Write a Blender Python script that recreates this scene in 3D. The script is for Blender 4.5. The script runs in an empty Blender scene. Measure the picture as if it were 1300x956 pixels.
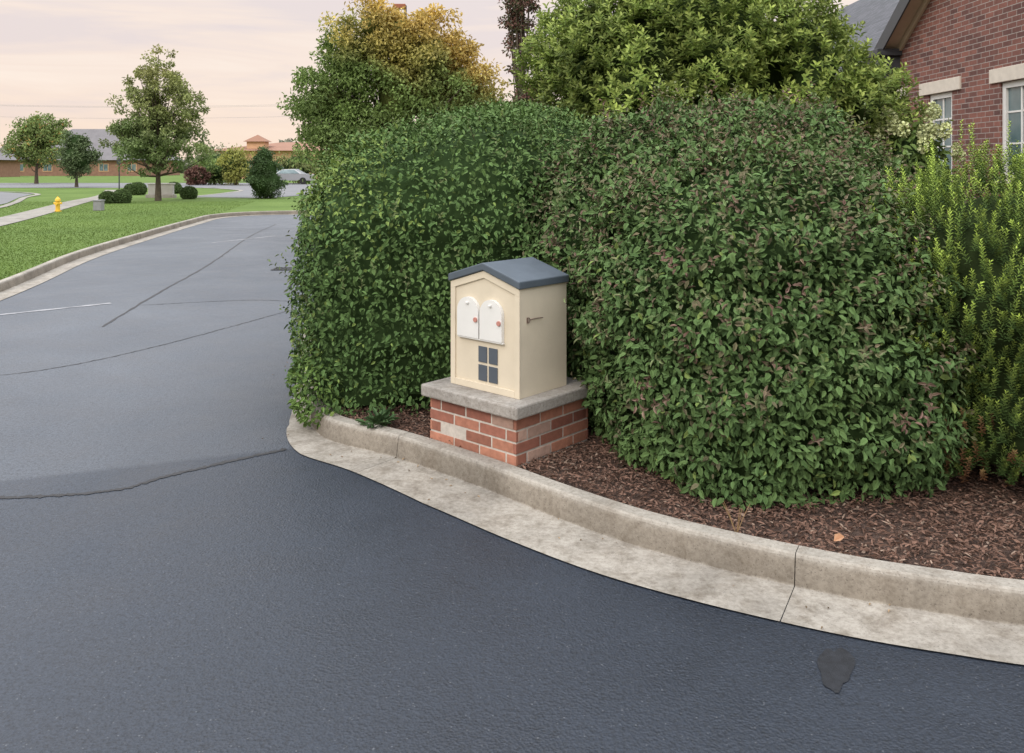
import bpy, bmesh, math, numpy as np
from mathutils import Vector, Matrix
rng=np.random.default_rng(7)
scene=bpy.context.scene
COL=scene.collection
# ------------------------------------------------------------------ helpers
def link(o,parent=None):
    COL.objects.link(o)
    if parent is not None: o.parent=parent
    return o
def tag(o,label,cat,group=None,kind=None):
    o["label"]=label; o["category"]=cat
    if group: o["group"]=group
    if kind: o["kind"]=kind
    return o
def empty(name,loc=(0,0,0),rot=0):
    e=bpy.data.objects.new(name,None); e.location=loc; e.rotation_euler=(0,0,rot); e.empty_display_size=.2
    return link(e)
def build(name,parts,mats,parent=None,smooth=False,bevel=0,loc=None):
    V=[];L=[];S=[];M=[];C=[];off=0;lo=0
    for p in parts:
        v=np.asarray(p['v'],float).reshape(-1,3); f=np.asarray(p['f'],int)
        k,m=f.shape
        V.append(v);L.append((f+off).ravel());S.append(lo+np.arange(k)*m);lo+=k*m;off+=len(v)
        M.append(np.full(k,p.get('m',0)))
        c=np.asarray(p.get('c',(.5,.5,.5)),float)
        if c.ndim==1: c=np.tile(c,(k,1))
        C.append(c)
    V=np.concatenate(V);L=np.concatenate(L);S=np.concatenate(S);M=np.concatenate(M);C=np.concatenate(C)
    me=bpy.data.meshes.new(name)
    me.vertices.add(len(V)); me.vertices.foreach_set('co',V.ravel())
    me.loops.add(len(L)); me.loops.foreach_set('vertex_index',L.astype(np.int32))
    me.polygons.add(len(S)); me.polygons.foreach_set('loop_start',S.astype(np.int32))
    for mt in mats: me.materials.append(mt)
    me.update(calc_edges=True)
    me.polygons.foreach_set('material_index',M.astype(np.int32))
    me.polygons.foreach_set('use_smooth',np.full(len(S),smooth))
    a=me.attributes.new('tint','FLOAT_COLOR','FACE')
    a.data.foreach_set('color',np.concatenate([C,np.ones((len(C),1))],1).ravel())
    me.update()
    o=bpy.data.objects.new(name,me)
    if loc: o.location=loc
    link(o,parent)
    if bevel:
        b=o.modifiers.new('Bevel','BEVEL'); b.width=bevel; b.segments=2; b.limit_method='ANGLE'
    return o
def box(x0,x1,y0,y1,z0,z1,m=0,c=(.5,.5,.5)):
    v=[(x0,y0,z0),(x1,y0,z0),(x1,y1,z0),(x0,y1,z0),(x0,y0,z1),(x1,y0,z1),(x1,y1,z1),(x0,y1,z1)]
    f=[(0,3,2,1),(4,5,6,7),(0,1,5,4),(1,2,6,5),(2,3,7,6),(3,0,4,7)]
    return dict(v=v,f=f,m=m,c=c)
def tube(path,rad,k=7,m=0,c=(.5,.5,.5),cap=True):
    path=np.asarray(path,float); n=len(path)
    rad=np.broadcast_to(rad,(n,))
    T=np.gradient(path,axis=0); T/=np.linalg.norm(T,axis=1)[:,None]+1e-9
    ref=np.where(np.abs(T[:,2:3])>.9,np.array([[1.,0,0]]),np.array([[0,0,1.]]))
    A=np.cross(T,ref);A/=np.linalg.norm(A,axis=1)[:,None]; B=np.cross(T,A)
    for i in range(1,n):
        if np.dot(A[i],A[i-1])<0: A[i]*=-1;B[i]*=-1
    th=np.linspace(0,2*np.pi,k,endpoint=False)
    v=(path[:,None]+rad[:,None,None]*(np.cos(th)[None,:,None]*A[:,None]+np.sin(th)[None,:,None]*B[:,None])).reshape(-1,3)
    f=[]
    for i in range(n-1):
        for j in range(k):
            a=i*k+j;b=i*k+(j+1)%k
            f.append((a,b,b+k,a+k))
    if cap:
        v=np.vstack([v,path[:1],path[-1:]])
        q=len(v)-2
        for j in range(k):
            f.append((q,(j+1)%k,j,j)); f.append((q+1,(n-1)*k+j,(n-1)*k+(j+1)%k,(n-1)*k+(j+1)%k))
    f=np.array(f)
    if cap:
        return [dict(v=v,f=f[:(n-1)*k],m=m,c=c),dict(v=v,f=f[(n-1)*k:,:3],m=m,c=c)]
    return [dict(v=v,f=f,m=m,c=c)]
def norm(a): return a/(np.linalg.norm(a,axis=-1,keepdims=True)+1e-9)
def leaves(P,D,N,L,W,col,fold=.25,m=0,blunt=.5):
    """pointed, mid-rib folded leaves"""
    n=len(P);D=norm(D);S=norm(np.cross(D,N));U=np.cross(S,D)
    L=np.broadcast_to(L,(n,))[:,None];W=np.broadcast_to(W,(n,))[:,None]/2
    base=P;tip=P+D*L-U*L*.12
    r1=P+D*L*.28+S*W*.85+U*W*fold*2; r2=P+D*L*.68+S*W*.8*blunt*1.6+U*W*fold*1.5
    l1=P+D*L*.28-S*W*.85+U*W*fold*2; l2=P+D*L*.68-S*W*.8*blunt*1.6+U*W*fold*1.5
    v=np.stack([base,r1,r2,tip,l2,l1],1).reshape(-1,3)
    i=np.arange(n)[:,None]*6
    f=np.concatenate([i+np.array([[0,1,2,3]]),i+np.array([[0,3,4,5]])],1).reshape(-1,4)
    return dict(v=v,f=f,m=m,c=np.repeat(np.clip(col,0,1),2,axis=0))
def nz(P,fr,seed=0):
    r=np.random.default_rng(seed);o=np.zeros(len(P))
    for k in range(5):
        d=r.normal(size=3);d/=np.linalg.norm(d)
        e=r.normal(size=3);e/=np.linalg.norm(e)
        o+=np.sin(P@d*fr*(1+.4*k)+r.uniform(0,6))*np.sin(P@e*fr*(1+.3*k)+r.uniform(0,6))
    return o/2.2
def rdir(n): return norm(rng.normal(size=(n,3)))
def crv(pts,n):
    pts=np.asarray(pts,float); k=len(pts)
    P=np.vstack([2*pts[0]-pts[1],pts,2*pts[-1]-pts[-2]])
    out=[]
    for i in range(1,k):
        for t in np.linspace(0,1,12,endpoint=False):
            a,b,c,d=P[i-1],P[i],P[i+1],P[i+2]
            out.append(.5*((2*b)+(-a+c)*t+(2*a-5*b+4*c-d)*t*t+(-a+3*b-3*c+d)*t**3))
    out.append(pts[-1]); out=np.array(out)
    s=np.r_[0,np.cumsum(np.linalg.norm(np.diff(out,axis=0),axis=1))]
    t=np.linspace(0,s[-1],n)
    return np.stack([np.interp(t,s,out[:,j]) for j in range(out.shape[1])],1)
# ------------------------------------------------------------------ materials
def M(name):
    m=bpy.data.materials.new(name);m.use_nodes=True
    nt=m.node_tree; b=nt.nodes['Principled BSDF']; return m,nt,b
def nd(nt,t,**k):
    n=nt.nodes.new(t)
    for a,b in k.items():
        if a in n.inputs: n.inputs[a].default_value=b
        else: setattr(n,a,b)
    return n
def ramp(nt,fac,stops):
    r=nt.nodes.new('ShaderNodeValToRGB'); e=r.color_ramp.elements
    while len(e)<len(stops): e.new(.5)
    for i,(p,c) in enumerate(stops):
        e[i].position=p; e[i].color=(*c,1) if len(c)==3 else c
    nt.links.new(fac,r.inputs[0]); return r.outputs[0]
def mixc(nt,fac,a,b,mode='MIX'):
    n=nt.nodes.new('ShaderNodeMix');n.data_type='RGBA';n.blend_type=mode
    for s,i in ((fac,0),(a,6),(b,7)):
        if hasattr(s,'is_linked') or hasattr(s,'links'): nt.links.new(s,n.inputs[i])
        else: n.inputs[i].default_value=s if i==0 else (*s,1)
    return n.outputs[2]
def pos(nt): return nt.nodes.new('ShaderNodeNewGeometry').outputs['Position']
def objc(nt): return nt.nodes.new('ShaderNodeTexCoord').outputs['Object']
def noise(nt,co,scale,detail=5,rough=.55,dist=0):
    n=nd(nt,'ShaderNodeTexNoise'); n.inputs['Scale'].default_value=scale;n.inputs['Detail'].default_value=detail
    n.inputs['Roughness'].default_value=rough;n.inputs['Distortion'].default_value=dist
    nt.links.new(co,n.inputs['Vector']); return n.outputs[0]
def bump(nt,b,h,s,d):
    n=nd(nt,'ShaderNodeBump');n.inputs['Strength'].default_value=s;n.inputs['Distance'].default_value=d
    nt.links.new(h,n.inputs['Height']); nt.links.new(n.outputs[0],b.inputs['Normal'])
def plain(name,c,rough=.6,var=.12,scale=12,bs=.15,bd=.003,metal=0,spec=.4):
    m,nt,b=M(name);co=objc(nt);n=noise(nt,co,scale)
    lo=tuple(x*(1-var) for x in c);hi=tuple(min(1,x*(1+var)) for x in c)
    nt.links.new(ramp(nt,n,[(.3,lo),(.7,hi)]),b.inputs['Base Color'])
    b.inputs['Roughness'].default_value=rough;b.inputs['Metallic'].default_value=metal
    b.inputs['Specular IOR Level'].default_value=spec
    if bs: bump(nt,b,noise(nt,co,scale*12),bs,bd)
    return m
def tintmat(name,rough=.5,transl=.0,spec=.35,nscale=0):
    m,nt,b=M(name)
    a=nd(nt,'ShaderNodeAttribute');a.attribute_name='tint'; c=a.outputs['Color']
    if nscale:
        n=noise(nt,objc(nt),nscale); c=mixc(nt,.35,c,ramp(nt,n,[(.3,(.2,.2,.2)),(.75,(1,1,1))]),'MULTIPLY')
        bump(nt,b,noise(nt,objc(nt),nscale*2),.4,.003)
    nt.links.new(c,b.inputs['Base Color'])
    b.inputs['Roughness'].default_value=rough;b.inputs['Specular IOR Level'].default_value=spec
    if transl:
        t=nd(nt,'ShaderNodeBsdfTranslucent');nt.links.new(c,t.inputs[0])
        x=nd(nt,'ShaderNodeMixShader');x.inputs[0].default_value=transl
        nt.links.new(b.outputs[0],x.inputs[1]);nt.links.new(t.outputs[0],x.inputs[2])
        nt.links.new(x.outputs[0],nt.nodes['Material Output'].inputs[0])
    return m
m_leaf=tintmat('leaf_mat',.68,0,.16)
m_leafgl=tintmat('soft_leaf_mat',.55,.22,.22)
m_core=tintmat('shrub_core_mat',.95,0,.05,14)
m_bark=plain('bark_mat',(.09,.07,.05),.9,.3,8,.6,.01)
m_chip=tintmat('mulch_chip_mat',.9,0,.1)
m_brickgeo=tintmat('pedestal_brick_mat',.85,0,.2,30)
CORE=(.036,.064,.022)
# asphalt
def asphalt(name,dark,light):
    m,nt,b=M(name);p=pos(nt)
    big=noise(nt,p,.35,6,.6,.4); mid=noise(nt,p,2.2,6,.65); fine=noise(nt,p,75,4,.75); agg=noise(nt,p,34,5,.8)
    base=ramp(nt,big,[(.32,dark),(.68,light)])
    c=mixc(nt,.5,base,ramp(nt,mid,[(.3,(.55,.55,.57)),(.7,(1.,1.,1.))]),'MULTIPLY')
    # fresher, darker sealcoat near the gutter, lane paled by wear and painted-in sheen
    sx_=nt.nodes.new('ShaderNodeSeparateXYZ');nt.links.new(p,sx_.inputs[0])
    mr=nd(nt,'ShaderNodeMapRange');mr.inputs['From Min'].default_value=-2.0;mr.inputs['From Max'].default_value=.9
    mn=nd(nt,'ShaderNodeMath',operation='MULTIPLY_ADD');nt.links.new(big,mn.inputs[0]);mn.inputs[1].default_value=2.2;nt.links.new(sx_.outputs[0],mn.inputs[2])
    nt.links.new(mn.outputs[0],mr.inputs[0])
    c=mixc(nt,1.,c,ramp(nt,mr.outputs[0],[(0,(1,1,1)),(1,(.42,.46,.52))]),'MULTIPLY')
    # newer overlay on the near side of the transverse seam
    q1=nd(nt,'ShaderNodeMath',operation='MULTIPLY_ADD');nt.links.new(sx_.outputs[0],q1.inputs[0]);q1.inputs[1].default_value=-.38;nt.links.new(sx_.outputs[1],q1.inputs[2])
    q2=nd(nt,'ShaderNodeMapRange');q2.inputs['From Min'].default_value=5.80;q2.inputs['From Max'].default_value=5.86;nt.links.new(q1.outputs[0],q2.inputs[0])
    c=mixc(nt,1.,c,ramp(nt,q2.outputs[0],[(0,(.56,.60,.66)),(1,(1.,1.,1.))]),'MULTIPLY')
    c=mixc(nt,.75,c,ramp(nt,fine,[(.36,(.30,.30,.30)),(.5,(.85,.85,.85)),(.68,(1.,1.,1.))]),'MULTIPLY')
    c=mixc(nt,.55,c,ramp(nt,agg,[(.40,(.45,.45,.45)),(.5,(.9,.9,.9)),(.62,(1.,1.,1.))]),'MULTIPLY')
    v=nd(nt,'ShaderNodeTexVoronoi');v.inputs['Scale'].default_value=60;nt.links.new(p,v.inputs['Vector'])
    sp=ramp(nt,v.outputs['Distance'],[(.12,(1,1,1)),(.22,(0,0,0))])
    s2=noise(nt,p,30,2); s2=ramp(nt,s2,[(.53,(0,0,0)),(.62,(.55,.55,.55))])
    spk=mixc(nt,1.,sp,s2,'MULTIPLY')
    c=mixc(nt,spk,c,(.17,.178,.19))
    nt.links.new(c,b.inputs['Base Color'])
    r1=ramp(nt,mid,[(.3,(.44,.44,.44)),(.7,(.62,.62,.62))])
    nt.links.new(r1,b.inputs['Roughness'])
    b.inputs['Specular IOR Level'].default_value=.5
    w2=nd(nt,'ShaderNodeTexVoronoi');w2.inputs['Scale'].default_value=95;nt.links.new(p,w2.inputs['Vector'])
    ma=nd(nt,'ShaderNodeMath',operation='ADD');nt.links.new(fine,ma.inputs[0]);nt.links.new(w2.outputs['Distance'],ma.inputs[1])
    bump(nt,b,ma.outputs[0],.55,.006)
    return m
m_asph=asphalt('asphalt_mat',(.082,.096,.118),(.140,.157,.182))
m_road=plain('road_mat',(.17,.17,.175),.85,.1,.6,.2)
def concrete(name,c,faceshade_dirt=False):
    m,nt,b=M(name);p=pos(nt)
    n=noise(nt,p,1.8,7,.6,.3);f=noise(nt,p,45,4,.7)
    lo=tuple(x*.66 for x in c)
    base=ramp(nt,n,[(.3,lo),(.62,c)])
    c2=mixc(nt,.6,base,ramp(nt,f,[(.3,(.5,.47,.45)),(.6,(1,1,1))]),'MULTIPLY')
    sp=ramp(nt,noise(nt,p,130,2),[(.62,(0,0,0)),(.70,(.6,.6,.6))])
    c2=mixc(nt,sp,c2,(.1,.09,.08))
    st=ramp(nt,noise(nt,p,5,6,.7,.6),[(.5,(1,1,1)),(.72,(.62,.58,.54))])
    c2=mixc(nt,.8,c2,st,'MULTIPLY')
    if faceshade_dirt: # shade on the kerb face painted in by height, together with grime
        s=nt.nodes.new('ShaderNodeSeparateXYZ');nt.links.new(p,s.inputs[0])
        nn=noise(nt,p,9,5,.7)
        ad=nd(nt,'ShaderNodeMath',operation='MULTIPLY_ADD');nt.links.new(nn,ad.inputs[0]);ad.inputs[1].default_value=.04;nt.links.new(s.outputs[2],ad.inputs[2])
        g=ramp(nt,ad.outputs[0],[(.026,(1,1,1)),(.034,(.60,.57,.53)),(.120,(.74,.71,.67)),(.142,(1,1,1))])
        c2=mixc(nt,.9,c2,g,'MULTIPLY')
    nt.links.new(c2,b.inputs['Base Color']);b.inputs['Roughness'].default_value=.88;b.inputs['Specular IOR Level'].default_value=.25
    bump(nt,b,f,.6,.005);return m
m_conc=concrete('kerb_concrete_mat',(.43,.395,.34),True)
m_walk=concrete('walk_concrete_mat',(.36,.34,.30))
m_stone=concrete('cap_stone_mat',(.44,.41,.37))
def grassmat():
    m,nt,b=M('grass_mat');p=pos(nt)
    a=noise(nt,p,.35,5);f=noise(nt,p,9,6,.75)
    c=ramp(nt,a,[(.3,(.105,.165,.042)),(.7,(.155,.225,.062))])
    c=mixc(nt,.6,c,ramp(nt,f,[(.3,(.5,.52,.45)),(.65,(1,1,1))]),'MULTIPLY')
    nt.links.new(c,b.inputs['Base Color']);b.inputs['Roughness'].default_value=.95;b.inputs['Specular IOR Level'].default_value=.1
    bump(nt,b,f,.6,.05);return m
m_grass=grassmat()
def mulchmat():
    m,nt,b=M('mulch_mat');p=pos(nt);f=noise(nt,p,60,5,.7)
    nt.links.new(ramp(nt,f,[(.3,(.05,.031,.023)),(.7,(.17,.105,.078))]),b.inputs['Base Color'])
    b.inputs['Roughness'].default_value=1;bump(nt,b,f,1,.03);return m
m_mulch=mulchmat()
m_tar=plain('tar_mat',(.018,.018,.02),.55,.3,10,.3)
m_grate=plain('grate_iron_mat',(.05,.05,.05),.7,.3,10,.3)
m_stain=plain('oil_stain_mat',(.020,.022,.027),.6,.4,30,.8,.006)
m_paint=plain('line_paint_mat',(.30,.30,.31),.7,.35,9,.2)
m_cream=plain('cream_stucco_mat',(.655,.575,.445),.85,.05,6,.25,.002,0,.1)
m_slate=plain('slate_roof_mat',(.085,.105,.128),.6,.12,6,.2)
m_white=plain('white_paint_mat',(.72,.71,.68),.55,.04,6,0,spec=.2)
m_pane=plain('plaque_mat',(.085,.10,.12),.45,.1,8,0)
m_red=plain('red_flag_mat',(.48,.22,.18),.5,.1,8,0)
m_grey=plain('grey_metal_mat',(.25,.25,.26),.5,.1,8,0)
m_bronze=plain('bronze_metal_mat',(.16,.11,.09),.5,.2,20,0)
m_mortar=plain('mortar_mat',(.52,.47,.41),.95,.15,30,.5)
def brickmat(name,s=1.):
    m,nt,b=M(name);tc=nt.nodes.new('ShaderNodeTexCoord');uv=tc.outputs['UV']
    t=nd(nt,'ShaderNodeTexBrick');t.offset=.5
    t.inputs['Scale'].default_value=1;t.inputs['Brick Width'].default_value=.21*s;t.inputs['Row Height'].default_value=.075*s
    t.inputs['Mortar Size'].default_value=.006*s;t.inputs['Mortar Smooth'].default_value=.2;t.inputs['Bias'].default_value=-.1
    t.inputs['Color1'].default_value=(.27,.12,.095,1);t.inputs['Color2'].default_value=(.12,.065,.06,1);t.inputs['Mortar'].default_value=(.38,.33,.30,1)
    nt.links.new(uv,t.inputs['Vector'])
    n=noise(nt,uv,14,5);c=mixc(nt,.5,t.outputs['Color'],ramp(nt,n,[(.3,(.55,.55,.55)),(.7,(1,1,1))]),'MULTIPLY')
    nt.links.new(c,b.inputs['Base Color']);b.inputs['Roughness'].default_value=.9;b.inputs['Specular IOR Level'].default_value=.2
    iv=nd(nt,'ShaderNodeMath',operation='SUBTRACT');iv.inputs[0].default_value=1;nt.links.new(t.outputs['Fac'],iv.inputs[1])
    bump(nt,b,iv.outputs[0],.6,.008);return m
m_wallbrick=brickmat('wall_brick_mat')
def shinglemat():
    m,nt,b=M('shingle_mat');uv=nt.nodes.new('ShaderNodeTexCoord').outputs['UV']
    t=nd(nt,'ShaderNodeTexBrick');t.inputs['Scale'].default_value=1;t.inputs['Brick Width'].default_value=.3;t.inputs['Row Height'].default_value=.14
    t.inputs['Mortar Size'].default_value=.008;t.inputs['Color1'].default_value=(.06,.063,.072,1);t.inputs['Color2'].default_value=(.10,.10,.115,1);t.inputs['Mortar'].default_value=(.02,.02,.02,1)
    nt.links.new(uv,t.inputs['Vector']);nt.links.new(t.outputs['Color'],b.inputs['Base Color']);b.inputs['Roughness'].default_value=.9
    return m
m_shing=shinglemat()
m_fascia=plain('dark_fascia_mat',(.045,.048,.055),.5,.1,6,0)
m_soffit=plain('tan_soffit_mat',(.48,.38,.28),.7,.06,6,0)
m_lint=plain('limestone_mat',(.62,.56,.48),.85,.08,10,.3)
m_signface=plain('sign_face_mat',(.40,.38,.36),.8,.1,3,0)
m_glass,_nt,_b=M('window_glass_mat')
_b.inputs['Base Color'].default_value=(.09,.14,.16,1);_b.inputs['Roughness'].default_value=.08;_b.inputs['Specular IOR Level'].default_value=.8
_nt.links.new(ramp(_nt,noise(_nt,objc(_nt),1.5),[(.3,(.07,.12,.13)),(.7,(.2,.27,.28))]),_b.inputs['Base Color'])
def boxuv(o):
    me=o.data
    uv=me.uv_layers.new(name='UVMap')
    for p in me.polygons:
        n=p.normal
        for li in p.loop_indices:
            c=me.vertices[me.loops[li].vertex_index].co
            if abs(n.z)>.95: u,v=c.x,c.y
            elif abs(n.z)>.2:
                u=c.y if abs(n.x)>abs(n.y) else c.x
                v=c.z/max(math.sqrt(1-n.z*n.z),.2)
            elif abs(n.x)>abs(n.y): u,v=c.y,c.z
            else: u,v=c.x,c.z
            uv.data[li].uv=(u,v)
# ------------------------------------------------------------------ ground sheets
def sheet(name,pts,z,mat,label,cat,kind='structure'):
    bm=bmesh.new();vs=[bm.verts.new((p[0],p[1],z)) for p in pts];f=bm.faces.new(vs)
    f.normal_update()
    if f.normal.z<0: f.normal_flip()
    bmesh.ops.triangulate(bm,faces=[f],ngon_method='EAR_CLIP')
    me=bpy.data.meshes.new(name);bm.to_mesh(me);bm.free();me.materials.append(mat)
    o=bpy.data.objects.new(name,me);link(o);tag(o,label,cat,kind=kind);return o
sheet('ground',[(-900,-300),(900,-300),(900,1200),(-900,1200)],-.04,m_grass,'wide flat grassy ground reaching the horizon','ground')
sheet('asphalt_driveway',[(-14,-15),(30,-15),(30,34),(-14,34)],0,m_asph,'blue-grey sealed asphalt driveway and parking lot','driveway')
B_pts=[(-2.7,14),(-2.3,10.5),(-1.93,8.3),(-1.62,6.95),(-1.44,6.15),(-1.36,5.78),(-1.16,5.44),(-.713,5.130),(-.218,4.690),(.198,4.265),(.547,3.945),(.8645,3.725),(1.155,3.558),(1.424,3.425),(1.688,3.325),(1.945,3.240),(2.6,3.08),(3.6,2.92),(5,2.85),(8,2.95)]
L_pts=[(-2.2,-12),(-4.5,0),(-5.9,6),(-7.15,12),(-8.25,16.3),(-9.14,21.5),(-9.9,26.7),(-10.15,29),(-9.6,30.7),(-8,31.6),(-5,32.0),(0,32.2),(12,32.4),(30,32.6)]
def perp(B):
    T=norm(np.gradient(B,axis=0)); return np.stack([-T[:,1],T[:,0]],1)
def kerb(name,pts,n,wfun,seglen,label,h=.135,phase=0):
    B=crv(pts,n);Nn=perp(B)
    s=np.r_[0,np.cumsum(np.linalg.norm(np.diff(B,axis=0),axis=1))]
    w=np.array([wfun(p) for p in B])[:,None]
    prof=[(None,.007),(0,.007),(.010,h*.5),(.018,h-.016),(.023,h-.006),(.032,h),(.108,h),(.122,h-.012),(.124,-.02)]
    rings=[np.c_[B-Nn*w,np.full(n,.007)]]
    for d,z in prof[1:]:
        rings.append(np.c_[B+Nn*d,np.full(n,z)])
    R=np.stack(rings,1)
    cuts=list(np.arange(phase,s[-1],seglen)); parts=[]
    edges=[0]+[c for c in cuts if c>0.05]+[s[-1]]
    for a,b in zip(edges[:-1],edges[1:]):
        t=np.r_[a+.002,s[(s>a+.02)&(s<b-.02)],b-.002]
        q=np.stack([np.stack([np.interp(t,s,R[:,i,j]) for j in range(3)],1) for i in range(R.shape[1])],1)
        m_,k_=q.shape[:2];v=q.reshape(-1,3);f=[]
        for i in range(m_-1):
            for j in range(k_-1):
                x=i*k_+j;f.append((x,x+k_,x+k_+1,x+1))
        parts.append(dict(v=v,f=f))
        e=np.array([list(range(k_))[::-1]]); parts.append(dict(v=q[0],f=e)); parts.append(dict(v=q[-1],f=e[:,::-1]))
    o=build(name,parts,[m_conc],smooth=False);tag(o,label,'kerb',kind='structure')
    return B+Nn*.120, B, s
_B=crv(B_pts,260);_s=np.r_[0,np.cumsum(np.linalg.norm(np.diff(_B,axis=0),axis=1))]
sj=_s[np.argmin(np.linalg.norm(_B-np.array([1.155,3.558]),axis=1))]
def w1(p):
    if p[1]>5.8: return .14
    return float(np.interp(p[0],[-1.36,-1.1,-.2,1.2,2,8],[.16,.28,.36,.31,.28,.26]))
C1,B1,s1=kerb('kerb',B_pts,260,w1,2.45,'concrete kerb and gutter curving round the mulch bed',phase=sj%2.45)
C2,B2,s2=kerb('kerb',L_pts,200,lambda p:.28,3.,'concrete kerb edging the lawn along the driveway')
bedpoly=[tuple(p) for p in C1]+[(8,31),(-2.8,31)]
sheet('mulch_bed',bedpoly,.110,m_mulch,'dark reddish-brown bark mulch planting bed','mulch bed')
lawnpoly=[tuple(p) for p in C2]+[(400,33),(400,600),(-400,600),(-400,-12)]
sheet('lawn',lawnpoly,.125,m_grass,'mown green lawn beside the driveway','lawn')
def strip(name,pts,w,z,mat,label,cat,n=40,jit=0,kind='structure'):
    c=crv(pts,n);N_=perp(c)
    if jit: c=c+N_*(rng.normal(size=(n,1))*jit)
    ww=np.full((n,1),w/2)
    if jit: ww=ww*rng.uniform(.55,1.35,(n,1))
    v=np.stack([np.c_[c+N_*ww,np.full(n,z)],np.c_[c-N_*ww,np.full(n,z)]],1).reshape(-1,3)
    f=[(2*i,2*i+1,2*i+3,2*i+2) for i in range(n-1)]
    o=build(name,[dict(v=v,f=f)],[mat]);tag(o,label,cat,kind=kind);return o
strip('sidewalk',[(-11.5,14),(-13.2,19),(-15.1,25.2),(-17.6,32.4),(-20.3,40),(-22.8,48),(-28,60)],1.05,.143,m_walk,'pale concrete sidewalk crossing the lawn','sidewalk')
sheet('main_road',[(-19,22),(-20,31.6),(-22.5,38),(-26,45),(-28.6,51),(-34,56),(-44,60),(-90,66),(-90,40),(-40,36),(-28,22)],.141,m_road,'pale grey public road curving past the lawn','road')
sheet('far_road',[(-70,66),(-23,66),(-18.5,58),(-17.3,46),(-12.6,44.5),(-10,60),(10,66),(60,70),(60,86),(-70,86)],.142,m_road,'pale grey access road and parking area beyond lawn','road')
strip('road_kerb',[(-18.6,22),(-19.7,31.6),(-22.2,38),(-25.7,45),(-28.4,51),(-34,56.3),(-44,60.3)],.3,.149,m_walk,'pale concrete edging along the public road','kerb')
strip('road_kerb',[(-24,66.2),(-18.4,58),(-17.2,46),(-15,44.2),(-12.5,44.4)],.3,.152,m_walk,'pale concrete edging of the access road','kerb')
cr=[([(-3.0*1.2,4.46),(-2.6,4.52),(-2.15,4.62),(-1.95,4.83),(-1.7,5.05),(-1.40,5.29)],.034,160),
    ([(-4.48,9.33),(-4.9,11.8),(-5.45,15.4),(-6.6,21.5),(-7.2,26)],.035,110),
    ([(-2.6,10.7),(-3.45,8.35),(-4.0,7.4),(-4.6,7.0)],.014,110),
    ([(-2.8,11.1),(-3.5,11.2),(-4.7,10.8)],.018,60)]
for i,(p,w,n_) in enumerate(cr):
    strip('tar_seam',p,w,.003,m_tar,'dark tar-filled crack across the asphalt','road crack',n=n_,jit=.005)
th_=np.linspace(0,2*np.pi,36,endpoint=False)
rr_=1+.16*np.sin(2*th_+1)+.12*np.sin(3*th_+.4)+.07*np.sin(7*th_)
sheet('oil_stain',[(1.13+.055*r*math.cos(t)+.3*.15*r*math.sin(t),2.98+.14*r*math.sin(t)) for t,r in zip(th_,rr_)],.003,m_stain,'faint dark stain on the asphalt beside the gutter','road stain')
for p in ([(-6.2,9.95),(-5.15,10.95)],[(-6.9,19.7),(-6.0,21.6)]):
    strip('painted_line',[p[0],((p[0][0]+p[1][0])/2,(p[0][1]+p[1][1])/2),p[1]],.08,.004,m_paint,'worn white painted parking line','road marking',n=16,jit=.004)
pr=[box(-.16,.16,-.18,-.15,0,.010),box(-.16,.16,.15,.18,0,.010),box(-.16,-.13,-.15,.15,0,.010),box(.13,.16,-.15,.15,0,.010)]
for i in range(4): pr.append(box(-.10+i*.06,-.075+i*.06,-.15,.15,0,.008))
o=build('storm_drain',pr,[m_grate],loc=(-3.92,14.6,.004));tag(o,'small dark iron storm drain grate set in the asphalt','drain')
# ------------------------------------------------------------------ mulch chips / grass
def inpoly(P,poly):
    poly=np.asarray(poly);x,y=P[:,0],P[:,1];ins=np.zeros(len(P),bool);j=len(poly)-1
    for i in range(len(poly)):
        xi,yi=poly[i];xj,yj=poly[j]
        c=((yi>y)!=(yj>y))&(x<(xj-xi)*(y-yi)/(yj-yi+1e-12)+xi)
        ins^=c;j=i
    return ins
n=78000
P=np.c_[rng.uniform(-1.5,4.2,n),rng.uniform(2.9,6.0,n)]
P=P[inpoly(P,bedpoly)];n=len(P)
hh=.016*(nz(np.c_[P,np.zeros(n)],5,3))+.012
P3=np.c_[P,.111+np.clip(hh,0,1)+rng.uniform(-.004,.014,n)]
th=rng.uniform(0,2*np.pi,n);D=np.c_[np.cos(th),np.sin(th),rng.normal(0,.28,n)]
N_=norm(np.c_[rng.normal(0,.45,n),rng.normal(0,.45,n),np.ones(n)])
br=rng.uniform(.45,1.4,n)[:,None]
col=np.array([[.185,.112,.083]])*br; k=rng.random(n)<.08; col[k]=np.array([.32,.235,.18])*rng.uniform(.6,1.2,(k.sum(),1))
o=build('mulch_chips',[leaves(P3,D,N_,rng.uniform(.010,.045,n),rng.uniform(.005,.014,n),col,.1,blunt=.6)],[m_chip])
tag(o,'loose shredded bark chips over the planting bed','mulch',kind='stuff')
n=120000
Y=12+28*rng.random(n)**1.5;X=-(7+ (Y-12)*.18)-rng.random(n)*(7+.35*Y)
P=np.c_[X,Y];P=P[inpoly(P,lawnpoly)];
walk=crv([(-11.5,14),(-13.2,19),(-15.1,25.2),(-17.6,32.4),(-20.3,40),(-22.8,48)],60)
dm=np.min(np.linalg.norm(P[:,None,:]-walk[None],axis=2),axis=1);P=P[dm>.64]
P=P[~inpoly(P,[(-19,22),(-20,31.6),(-22.5,38),(-26,45),(-60,60),(-60,20)])]
n=len(P);D=np.c_[rng.normal(0,.45,n),rng.normal(0,.45,n),np.ones(n)];th=rng.uniform(0,6.28,n)
g=nz(np.c_[P,np.zeros(n)],.9,5)
col=np.array([[.150,.220,.056]])*(1+.15*g[:,None])*rng.uniform(.85,1.15,(n,1))
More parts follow.
